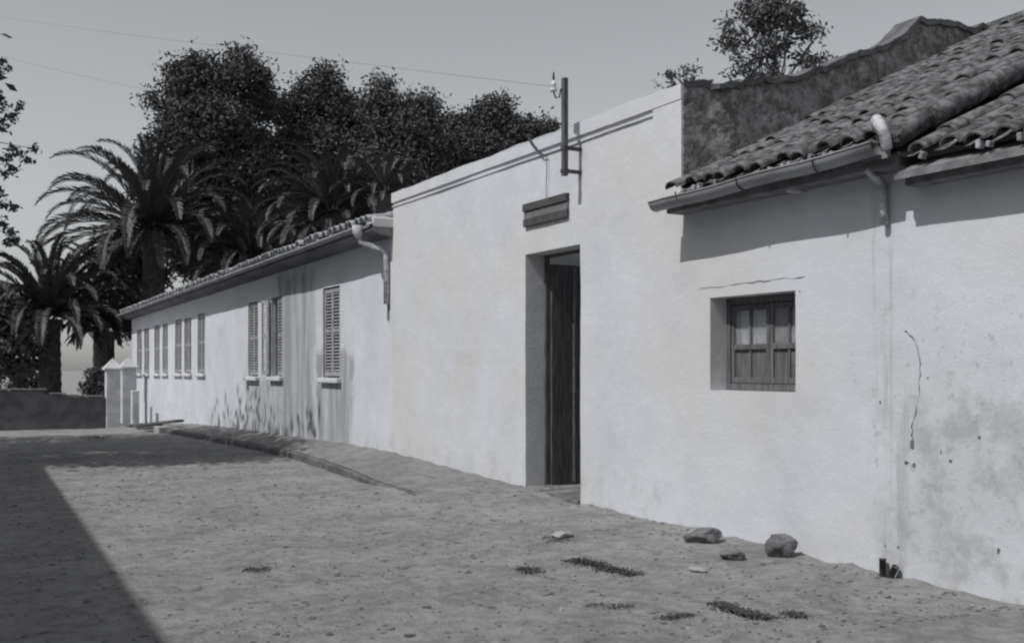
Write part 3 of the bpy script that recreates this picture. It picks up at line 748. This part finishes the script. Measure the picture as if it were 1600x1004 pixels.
# ================================================================ TREES AND PALMS
def branchy(root, base, tips, r0, mat, fork):
    b = MB(); base = Vector(base); fork = Vector(fork)
    b.tube([base, base.lerp(fork, .5)+Vector((.1*r0*5, .05, 0)), fork], [r0, r0*.8, r0*.65], 10)
    for t in tips:
        t = Vector(t); m = fork.lerp(t, .5)+Vector((random.uniform(-.2, .2), random.uniform(-.2, .2), random.uniform(0, .3)))*(t-fork).length*.4
        b.tube([fork, fork.lerp(m, .5), m, t], [r0*.4, r0*.28, r0*.18, r0*.05], 6)
    b.build('trunk', mat, root, True)
def tree(name, label, base, lobes, k, per, spread, ln, wd, mat, r0=.3, ntips=30, group=None, lo=.5, hi=1.08):
    root = empty(name, base, label, 'tree', group)
    C = shell(lobes, k, lo, hi)
    fork = np.mean([c for c, r in lobes], 0); fork[2] = lerp(base[2], min(c[2]-r[2] for c, r in lobes), .9)
    tips = [C[i] for i in rng.choice(len(C), ntips)]
    branchy(root, base, tips, r0, M['bark'], tuple(fork))
    quads('crown', leaves(C, per, spread, ln, wd), mat, root); under(root); return root
def lob(px, py, z, rx, ry, rd=None):          # ellipsoid lobe seen at px,py with pixel radii
    c = at(px, py+(4 if z > 40 else 0), z); s = z/F; k = 11 if z > 47 else 0; rx, ry = max(7, rx-k), max(7, ry-k); return (tuple(c), (rx*s, (rd or rx)*s, ry*s))
def gbase(px, z):
    q = at(px, HZ, z); return (q.x, q.y, street_z(q.y)-.2)
ZT = 50
tree('eucalyptus_tree', 'tallest dark evergreen tree behind the long house, its twin rounded tops above the big palm', gbase(330, ZT),
     [lob(300, 130, ZT, 48, 42), lob(275, 190, ZT, 28, 50), lob(375, 120, ZT, 48, 40), lob(330, 200, ZT, 75, 55), lob(410, 160, ZT+1, 34, 40), lob(300, 290, ZT+2, 75, 70), lob(390, 260, ZT+1, 70, 70), lob(350, 380, ZT, 110, 60), lob(242, 152, ZT, 19, 20), lob(243, 215, ZT, 20, 24), lob(318, 92, ZT, 22, 20), lob(372, 84, ZT, 22, 18)], 760, 110, .36, .24, .10, M['leaf'], .5)
tree('eucalyptus_tree', 'dark evergreen tree with peaked top, second from left in the row behind the long house', gbase(500, ZT+3),
     [lob(500, 145, ZT+3, 38, 36), lob(470, 175, ZT+3, 40, 38), lob(540, 180, ZT+3, 34, 36), lob(500, 240, ZT+3, 75, 60), lob(500, 320, ZT+3, 90, 60), lob(508, 112, ZT+3, 22, 18), lob(545, 160, ZT+3, 20, 18)], 620, 110, .38, .24, .10, M['leaf'], .45)
tree('eucalyptus_tree', 'dark evergreen tree with flat lumpy top, third from left behind the long house', gbase(620, ZT+2),
     [lob(590, 170, ZT+2, 36, 36), lob(650, 178, ZT+2, 32, 32), lob(620, 215, ZT+2, 66, 44), lob(610, 270, ZT+2, 80, 50), lob(655, 235, ZT+3, 36, 50), lob(598, 130, ZT+2, 18, 18), lob(668, 155, ZT+2, 20, 18)], 520, 110, .38, .24, .10, M['leaf'], .45)
tree('eucalyptus_tree', 'dark evergreen tree whose crown tapers behind the yard wall towards the line post', gbase(770, ZT+6),
     [lob(715, 200, ZT+6, 34, 32), lob(765, 185, ZT+6, 32, 34), lob(785, 160, ZT+6, 16, 14), lob(815, 205, ZT+6, 34, 26), lob(850, 200, ZT+6, 26, 16), lob(740, 240, ZT+6, 70, 40)], 420, 110, .38, .24, .10, M['leaf'], .4)
# tree inside the yard, above the rubble wall
ct = tree('yard_tree', 'loose bushy tree standing in the yard, seen above the ragged rubble wall', tuple(at(1195, HZ, 17))[:2]+(0,),
     [lob(1200, 50, 17, 52, 44), lob(1145, 72, 17, 30, 16), lob(1160, 35, 17, 34, 22), lob(1235, 40, 17, 34, 30), lob(1265, 50, 17, 24, 14), lob(1190, 15, 17, 34, 14), lob(1270, 92, 17, 30, 10), lob(1185, 108, 17, 40, 26), lob(1215, 20, 17, 44, 16)], 150, 26, .085, .10, .04, M['leaf_light'], .05, 40, lo=.2, hi=1.15)
# roadside tree on the opposite side: only its outer sprays reach into view, its shade falls across the street
lob2 = [((-3.2, 20.6, 7.7), (2.8, 3.4, 1.7)), ((-3.4, 25.5, 8.0), (2.6, 3.2, 1.8)), ((-1.6, 18.8, 6.2), (1.7, 1.6, 1.0)), ((-1.5, 19.8, 7.7), (1.2, 2.8, .6)), ((-1.6, 23.5, 7.4), (1.8, 2.2, 1.2))]
root = tree('roadside_tree', 'leafy roadside tree at the left picture edge, only its thin outer sprays in view', (-3.2, 22, 0), lob2, 420, 60, .36, .26, .12, M['leaf_light'], .28, 40)
spr = []
for (px, py, s) in ((2, 95, 10), (6, 110, 12), (0, 150, 10), (4, 165, 8), (14, 185, 9), (30, 166, 5), (20, 182, 6), (4, 200, 6), (18, 236, 8), (10, 250, 9), (30, 236, 6), (52, 232, 5), (44, 250, 6), (6, 272, 9), (20, 262, 6), (6, 318, 6), (18, 322, 5), (4, 352, 8), (16, 362, 5), (10, 378, 6), (26, 376, 4), (0, 300, 8)):
    for _ in range(5): spr.append(at(px+random.gauss(0, s*.6), py+random.gauss(0, s*.5), 16.5+random.uniform(-.4, .4)))
quads('spray', leaves(np.array([tuple(p) for p in spr]), 9, .035, .085, .04), M['leaf'], root)
b = MB()
for (p0, p1) in (((-60, 120), (20, 180)), ((-60, 220), (52, 232)), ((-70, 250), (30, 262)), ((-60, 300), (16, 320)), ((-60, 330), (24, 376)), ((-60, 90), (6, 100))):
    a, c = at(p0[0], p0[1], 16.5), at(p1[0], p1[1], 16.5); far = Vector((-2.6, 20, 6.5))
    b.tube([far, a.lerp(far, .4)+Vector((0, 0, .3)), a, a.lerp(c, .5)+Vector((0, 0, .04)), c], [.05, .03, .012, .008, .003], 5)
b.build('limb', M['bark'], root); under(root)

def palm(px, py, z, L, label, base=None, nf=70, trunk_r=.32, seed=1, low=-50, droop=1.0, lean=0):
    rs = np.random.default_rng(seed); c = at(px, py, z); g = (c.x+lean, c.y, street_z(c.y)-.3)
    root = empty('palm_tree', g, label, 'palm tree', 'date palms beyond the long house')
    b = MB(); n = 22; P = []; rad = []
    for i in range(n+1):
        t = i/n; P.append(Vector(g).lerp(c-Vector((0, 0, .15)), t)); rad.append(trunk_r*(1.15-.2*t)*(1+.07*(i % 2))*(1.25 if t > .92 else 1))
    b.tube(P, rad, 14); b.build('trunk', M['palmbark'], root)
    Q = []; rb = MB()
    for f in range(nf):
        az = f*2.39996+rs.uniform(-.2, .2); t = (f+.5)/nf; el = R(lerp(86, low, t**.85))+rs.uniform(-.08, .08); Lf = L*rs.uniform(.88, 1.08)*(1 if t < .8 else .85)
        p = np.array(c)+np.array([math.cos(az), math.sin(az), 0])*.18; ns = 22; pts = [p.copy()]; e = el; dirs = []
        for s in range(ns):
            d = np.array([math.cos(az)*math.cos(e), math.sin(az)*math.cos(e), math.sin(e)]); dirs.append(d)
            p = p+d*Lf/ns; pts.append(p.copy()); e -= droop*(.018+.19*(s/ns)**2.2)*(1.15 if el > 0 else .65)
            e = max(e, R(-86))
        pts = np.array(pts); rb.tube([tuple(q) for q in pts[::3]], list(np.linspace(.032, .008, len(pts[::3]))), 4, False)
        side = np.array([-math.sin(az), math.cos(az), 0.])
        for s in range(2, ns):
            d = dirs[s]; up = np.cross(side, d); up /= np.linalg.norm(up); up *= (1 if up[2] >= 0 else -1)
            for h in (0, .25, .5, .75):
                u = (s+h)/ns; q = pts[s]+d*h*Lf/ns; ll = Lf*.125*(math.sin(math.pi*min(1, .12+u*.86))**.55)
                for sg in (-1, 1):
                    dr = side*sg*.5+d*.72+up*rs.uniform(.1, .45); dr /= np.linalg.norm(dr); dr2 = dr+np.array([0, 0, -.12])
                    w = d*.045; tip = q+dr2*ll; mid = q+dr*ll*.5
                    Q.append([q-w*.6, mid-w*1.1, tip, mid+w*1.1])
    quads('crown', np.array(Q), M['frond'], root); rb.build('rachis', M['frond'], root); under(root)
palm(240, 358, 42, 4.6, 'biggest palm tree, its crown rising above the far roof end of the long house', nf=78, trunk_r=.4, seed=3, low=-22)
palm(78, 492, 40, 3.6, 'palm tree with a thick dark trunk behind the low boundary wall at far left', nf=64, trunk_r=.36, seed=5, low=-12)
palm(158, 455, 46, 2.9, 'middle palm tree half hidden between the biggest palm and the far left palm', nf=60, trunk_r=.3, seed=8, low=-60)
palm(172, 512, 42, 2.0, 'small low palm just above the white gate pillars', nf=44, trunk_r=.16, seed=9, low=-12)
palm(520, 330, 38, 3.0, 'palm tree whose spiky crown shows above the eave near the tall white wall', nf=70, seed=11, low=-30)
palm(395, 400, 42, 3.1, 'palm tree whose arching fronds brush the roof line behind the three big shutters', nf=64, seed=12, low=-30)
palm(600, 300, 36, 1.7, 'small palm tuft showing just left of the corner of the tall white wall', nf=36, seed=15, low=-20)
# undergrowth
tree('shrub', 'dark dense shrub behind the boundary wall at the left picture edge', gbase(10, 38), [lob(12, 540, 38, 55, 50), lob(-20, 500, 38, 60, 50)], 160, 40, .22, .3, .11, M['leaf'], .12, 14)
tree('shrub', 'dark broad shrub between the low palm and the end of the long house', gbase(215, 45), [lob(205, 470, 45, 28, 50), lob(200, 400, 46, 30, 50), lob(225, 440, 46, 30, 60)], 150, 40, .25, .3, .11, M['leaf'], .12, 14)
tree('shrub', 'small dark shrub peeping over the boundary wall beside the gate pillar', gbase(150, 37), [lob(152, 592, 37, 12, 18), lob(140, 606, 37, 10, 9)], 30, 30, .12, .2, .07, M['leaf'], .04, 8)
tree('shrub', 'sparse low shrub behind the boundary wall under the far left palm', gbase(40, 41), [lob(40, 590, 41, 36, 20), lob(60, 600, 41, 14, 12)], 36, 30, .2, .24, .08, M['leaf_far'], .06, 10)
# sprigs on the walls
def sprig(c, r, n, label, parent=None):
    c = Vector(c); root = empty('wall_plant', c, label, 'plant'); b = MB(); tips = []
    for _ in range(7):
        t = c+Vector((random.uniform(-1, 1)*r, random.uniform(-1, 1)*r, random.uniform(.4, 1)*r*1.2)); tips.append(tuple(t)); b.tube([c-Vector((0, 0, .05)), c.lerp(t, .5)+Vector((.01, 0, .01)), t], [.006, .004, .002], 4)
    b.build('stem', M['bark'], root)
    quads('foliage', leaves(np.array(tips), n, r*.22, .045, .022), M['leaf_light'], root); under(root)
gx_, gz_ = gable(1086, 128); sprig((gx_, 8.12, gz_-.02), .14, 30, 'bushy plant rooted on the rubble wall right beside the white wall end')
gx_, gz_ = gable(1118, 132); sprig((gx_, 8.15, gz_), .06, 12, 'tiny plant on the rubble wall top, right of the bushy one')
sprig((D+.1, wy(1030), 4.09), .09, 7, 'thin weed sprouting from the white coping near the end of the yard wall')
gx_, gz_ = gable(1285, 105); sprig((gx_, 8.2, gz_), .10, 16, 'low plant on the slope of the rubble wall below the yard tree')

# ================================================================ OPPOSITE HOUSE (outside the frame, its shade covers the near left corner)
op = empty('unseen_opposite_house', (-8, 5, 0), 'house across the street, out of view, whose shade darkens the near left street', 'house')
def ox(y): return -4.10+(y-6)*.028
def prism(z0, z1, e):
    b = MB(); f = [(-12-e, -16-e), (ox(-16)+e, -16-e), (ox(22.5)+e, 22.5+e), (-12-e, 22.5+e)]
    b.quad(*[(x, y, z0) for x, y in f][::-1]); b.quad(*[(x, y, z1) for x, y in f])
    for i in range(4):
        (xa, ya), (xb, yb) = f[i], f[(i+1) % 4]; b.quad((xa, ya, z0), (xb, yb, z0), (xb, yb, z1), (xa, ya, z1))
    return b
prism(-.5, 6.4, 0).build('wall', M['lime_court'], op)
prism(6.401, 6.55, .22).build('roof', M['tile'], op); under(op)

# ================================================================ LIGHT, SKY, CAMERA
EL, AZ = R(52.5), R(5)
d = Vector((math.cos(AZ)*math.cos(EL), math.sin(AZ)*math.cos(EL), -math.sin(EL)))
sun = bpy.data.objects.new('sun', bpy.data.lights.new('sun', 'SUN')); COL.objects.link(sun)
sun.data.energy = 3.5; sun.data.angle = R(.5); sun.data.color = (1, .985, .965); sun.rotation_euler = d.to_track_quat('-Z', 'Y').to_euler()
W = bpy.data.worlds.new('World'); S.world = W; W.use_nodes = True; nt = W.node_tree; bg = nt.nodes['Background']
sk = nt.nodes.new('ShaderNodeTexSky'); sk.sky_type = 'NISHITA'; sk.sun_disc = False; sk.sun_elevation = EL
sk.sun_rotation = math.atan2(-d.x, -d.y); sk.dust_density = 1.0; sk.air_density = 1.0; sk.ozone_density = 1
hs = nt.nodes.new('ShaderNodeHueSaturation'); hs.inputs['Saturation'].default_value = .14
nt.links.new(sk.outputs[0], hs.inputs['Color']); nt.links.new(hs.outputs[0], bg.inputs['Color']); bg.inputs['Strength'].default_value = .107
cam = bpy.data.objects.new('camera', bpy.data.cameras.new('camera')); COL.objects.link(cam); S.camera = cam
cam.location = (0, 0, EYE); cam.rotation_euler = (R(90), 0, -TH)
cam.data.sensor_width = 36; cam.data.lens = 36*F/1600; cam.data.shift_y = (HZ-502)/1600; cam.data.clip_end = 3000
S.view_settings.view_transform = 'Standard'; S.view_settings.look = 'None'; S.view_settings.exposure = -.13; S.view_settings.gamma = 1
S.render.engine = 'CYCLES'; S.cycles.filter_width = 2.3
S.render.resolution_x, S.render.resolution_y = 1024, 642
